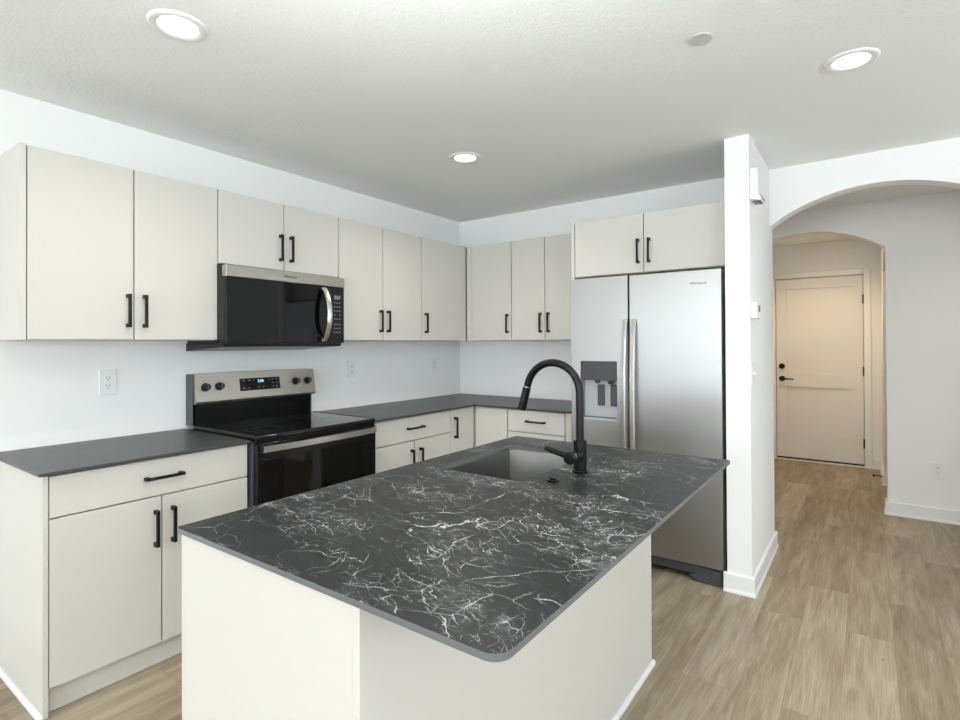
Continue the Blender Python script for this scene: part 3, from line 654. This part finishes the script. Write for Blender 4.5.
for a, b in zip(rings, rings[1:]):
    for j in range(5): t.faces.new((a[j], a[(j + 1) % 5], b[(j + 1) % 5], b[j]))
t.faces.new(rings[0]); t.faces.new(rings[-1][::-1]); bmesh.ops.recalc_face_normals(t, faces=t.faces[:])
m = MB(); m._merge(t); m.box(MF + .0006, MF + .008, -1.848, -1.822, 1.36, 1.376, .001); m.box(MF + .0006, MF + .008, -1.848, -1.822, 1.666, 1.682, .001)
m.build('door_handle', 'steelh', md_)

# ================================================================ REFRIGERATOR
fr = thing('refrigerator', 'stainless side-by-side refrigerator with ice dispenser next to the partition wall', 'refrigerator', (1.93, -0.38, 0))
FX0, FX1, FF, FB = 1.483, 2.384, -0.740, -0.672
MB().box(FX0 + .006, FX1 + .010, -.655, -.03, .02, 1.735, .004).build('cabinet', 'darkgrey', fr)
MB().box(FX0 + .004, FX1 + .002, -.671, -.6555, .09, 1.742, .003).build('gasket', 'blackplastic', fr)
ld = MB()
XM0, XM1 = 1.857, 1.866
dx0, dx1, dz0, dz1 = 1.548, 1.788, 0.862, 1.231
# freezer door with the dispenser opening left in it
for (a, b, c_, d_) in ((FX0, dx0, .098, 1.752), (dx1, XM0, .098, 1.752), (dx0, dx1, .098, dz0), (dx0, dx1, dz1, 1.752)): ld.box(a, b, FF, FB, c_, d_)
bmesh.ops.remove_doubles(ld.bm, verts=ld.bm.verts[:], dist=1e-5)
o = ld.build('freezer_door', 'steel', fr, smooth=False)
dp = MB().box(dx0 + .0005, dx1 - .0005, -.678, FB - .0005, dz0 + .0005, dz1 - .0005); dp = dp.build('dispenser', 'recess', fr, smooth=False)
MB().box(dx0 + .001, dx1 - .001, -.736, -.679, 1.112, dz1 - .001, .003).build('dispenser_panel', 'darkgrey', dp)
MB().box(dx0 + .001, dx1 - .001, -.748, -.679, dz0 + .001, dz0 + .016, .003).build('drip_tray', 'recess', dp)
MB().box(dx0 + .016, dx1 - .016, -.738, -.690, dz0 + .0162, dz0 + .0175).build('tray_grille', 'side', dp)
for pxx in (1.640, 1.725): MB().box(pxx, pxx + .045, -.694, -.682, .950, 1.083, .004).build('paddle', 'side', dp)
MB().cyl((1.650, -.712, 1.111), (1.650, -.712, 1.092), .016, .012).build('spout', 'side', dp); MB().cyl((1.735, -.712, 1.111), (1.735, -.712, 1.088), .020, .014).build('spout', 'side', dp)
rd = MB().box(XM1, FX1, FF, FB, .098, 1.752, .005, 3).build('refrigerator_door', 'steel', fr)
for (xa, dd) in ((1.832, o), (1.887, rd)):
    n = 18; t = bmesh.new(); rings = []
    for k in range(n + 1):
        u = k / n; z = .50 + .985 * u; bow = .040 * (1 - abs(2 * u - 1) ** 2.6); y = FF - .012 - bow
        wv = .030
        rings.append([t.verts.new(v) for v in ((xa - .002, y, z), (xa + .002, y - .013, z), (xa + wv - .006, y - .016, z), (xa + wv, y - .008, z), (xa + wv - .004, y, z))])
    for a, b in zip(rings, rings[1:]):
        for j in range(5): t.faces.new((a[j], a[(j + 1) % 5], b[(j + 1) % 5], b[j]))
    t.faces.new(rings[0]); t.faces.new(rings[-1][::-1]); bmesh.ops.recalc_face_normals(t, faces=t.faces[:])
    m = MB(); m._merge(t)
    for zz in (.505, 1.465): m.box(xa + .001, xa + wv - .004, FF - .013, FF - .0005, zz - .0, zz + .018, .001)
    m.build('handle', 'steelh', dd)
text('logo', 'Whirlpool', .021, 'slot', rd, (2.262, FF - .0004, 1.676), (PI / 2, 0, 0), shear=.2)
m = MB(); m.box(FX0 + .01, FX1 - .01, -.712, -.660, .040, .088, .003); m.prism([(FX1 - .155, .010), (FX1 - .012, .006), (FX1 - .012, .088), (FX1 - .15, .088), (FX1 - .15, .045), (FX1 - .185, .035)], 'y', -.722, -.7125)
gr = m.build('base_grille', 'darkgrey', fr, smooth=False)
MB().box(FX1 - .055, FX1 - .016, -.735, -.7225, .055, .085, .003).build('hinge', 'side', gr)
for fx in (FX0 + .05, FX1 - .06): MB().cyl((fx, -.66, .0005), (fx, -.66, .042), .016).build('foot', 'blackplastic', fr)
MB().box(FX1 - .06, FX1 - .004, -.735, -.69, 1.7525, 1.763, .003).build('top_hinge', 'darkgrey', fr)

# ================================================================ SMALL FIXTURES
# duplex outlet: local +x out of the wall
def outlet_parts(root, slots=True):
    m = MB(); m.box(.0006, .006, -.0375, .0375, -.0615, .0615, .0025); o = m.build('cover_plate', 'white', root, origin=(0, 0, 0))
    for s in (-1, 1):
        k = MB().cyl((.0062, 0, s * .0195), (.0078, 0, s * .0195), .0165, seg=24).build('receptacle', 'white', root, origin=(0, 0, 0))
        q = MB(); q.box(.0079, .0082, -.0085, -.0055, s * .0195 + .001, s * .0195 + .0085); q.box(.0079, .0082, .0055, .0085, s * .0195 + .001, s * .0195 + .0085); q.cyl((.0079, 0, s * .0195 - .007), (.0082, 0, s * .0195 - .007), .0028, seg=10)
        q.build('slots', 'slot', k, smooth=False, origin=(0, 0, 0))
proto = thing('outlet', 'white duplex outlet on the left wall above the near countertop, left of the range', 'outlet', (0, -2.8125, 1.163), 'wall outlets'); outlet_parts(proto)
p2 = copy_tree(proto); p2.location = (0, -1.277, 1.163); p2['label'] = 'white outlet on the left wall between the range and the room corner'
p3 = copy_tree(proto); p3.location = (0, -0.367, 1.163); p3['label'] = 'white outlet on the left wall closest to the room corner'
p4 = copy_tree(proto); p4.location = (3.447, FY, 0.380); p4.rotation_euler = (0, 0, -PI / 2); p4['label'] = 'low white outlet on the hall wall seen through the arch'
for p in (proto, p2, p3, p4): del p['group']
# light switch, thermostat and chime on the partition
sw = thing('light_switch', 'white double light switch on the side of the partition wall below the thermostat', 'light switch', (PX1, -.665, 1.175))
pl = MB().box(PX1 + .0006, PX1 + .006, -.722, -.600, 1.112, 1.237, .002).build('cover_plate', 'white', sw)
for yy in (-.690, -.640): MB().prism([(PX1 + .0062, 1.165), (PX1 + .018, 1.180), (PX1 + .018, 1.188), (PX1 + .0062, 1.185)], 'y', yy - .006, yy + .006).build('toggle', 'white', pl, smooth=False)
th = thing('thermostat', 'white thermostat on the side of the partition wall above the light switch', 'thermostat', (PX1, -.65, 1.52))
b = MB().box(PX1 + .0006, PX1 + .030, -.712, -.600, 1.472, 1.560, .004).build('housing', 'white', th)
MB().box(PX1 + .0302, PX1 + .0308, -.660, -.615, 1.510, 1.545).build('screen', 'screen', b)
ch = thing('door_chime', 'white doorbell chime box high on the side of the partition wall', 'door chime', (PX1, -.65, 2.12))
b = MB().box(PX1 + .0006, PX1 + .040, -.712, -.600, 2.138, 2.276, .003).build('housing', 'white', ch)
g = MB().prism([(PX1 + .0006, 2.1375), (PX1 + .040, 2.1375), (PX1 + .056, 2.112), (PX1 + .048, 2.100), (PX1 + .0006, 2.112)], 'y', -.708, -.604).build('speaker_grille', 'white', ch, smooth=False)
m = MB()
for k in range(5): y = -.695 + k * .02; m.box(PX1 + .012, PX1 + .050, y - .002, y + .002, 2.099, 2.1015)
for k in range(4): zz = 2.132 - k * .0065; xx = PX1 + .044 + k * .0045; m.box(xx, xx + .003, -.700, -.612, zz - .0012, zz + .0012)
m.build('grille_slots', 'side', g, smooth=False)
# recessed downlights
def downlight(x, y, label, color=(1.0, .93, .83), power=CAN_POWER):
    t_ = thing('downlight', label, 'ceiling light', (x, y, H), 'recessed ceiling lights')
    prof = [(.062, -.0005), (.0625, -.004), (.070, -.008), (.084, -.009), (.092, -.005), (.094, -.0005)]
    t = bmesh.new(); n = 48; rings = []
    for (rr, zz) in prof: rings.append([t.verts.new((rr * math.cos(2 * PI * k / n), rr * math.sin(2 * PI * k / n), zz)) for k in range(n)])
    for a, b in zip(rings, rings[1:]):
        for k in range(n): t.faces.new((a[k], b[k], b[(k + 1) % n], a[(k + 1) % n]))
    for k in range(n): t.faces.new((rings[-1][k], rings[0][k], rings[0][(k + 1) % n], rings[-1][(k + 1) % n]))
    bmesh.ops.recalc_face_normals(t, faces=t.faces[:]); m = MB(); m._merge(t); m.build('trim_ring', 'white', t_, origin=(0, 0, 0))
    MB().cyl((0, 0, -.0004), (0, 0, -.0035), .0615, seg=40).build('diffuser', 'lamp', t_, origin=(0, 0, 0))
    return t_
def lamp_light(x, y, color, power):
    l = bpy.data.lights.new('downlight_lamp', 'SPOT'); l.energy = power; l.color = color; l.spot_size = math.radians(150); l.spot_blend = .9; l.shadow_soft_size = .06
    o = bpy.data.objects.new('downlight_lamp', l); col.objects.link(o); o.location = (x, y, H - .012)
labels = ['round recessed ceiling light at upper left, nearest the left wall', 'round recessed ceiling light farthest back, above the corner cabinets', 'round recessed ceiling light at upper right, in front of the arch',
          'unseen recessed ceiling light added overhead beside the near end of the island']
for i, (x, y) in enumerate(CANS):
    if i == 0: dl = downlight(x, y, labels[0]); 
    elif i < 4: q = copy_tree(dl); q.location = (x, y, H); q['label'] = labels[i]
    else: q = copy_tree(dl); q.location = (x, y, H); q['label'] = 'unseen recessed ceiling light added in the open room beyond the kitchen'  # out-of-view fixtures, added to light the room
    lamp_light(x, y, (1.0, .965, .92), (24.0 if i == 2 else CAN_POWER) if i < 4 else FAR_POWER)
q = copy_tree(dl); q.location = (2.60, 2.30, H); q['label'] = 'recessed ceiling light in the entry vestibule beyond both arches'
lamp_light(2.60, 2.30, (1.0, .74, .44), 66)
q = copy_tree(dl); q.location = (4.3, .72, H); q['label'] = 'unseen recessed ceiling light added in the hall behind the arch'  # out-of-view fixture, added to brighten the dark hall
lamp_light(4.3, .72, (1.0, .92, .80), 40)
s = MB().cyl((2.545, -1.84, H - .0005), (2.545, -1.84, H - .004), .036).cyl((2.545, -1.84, H - .003), (2.545, -1.84, H - .008), .041, bev=.002).build('sprinkler_cover', 'cover', origin=(2.545, -1.84, H - .006))
tag(s, 'small flat round white sprinkler cover on the ceiling', 'sprinkler')

for o in bpy.data.objects:
    if '_o' in o: del o['_o']
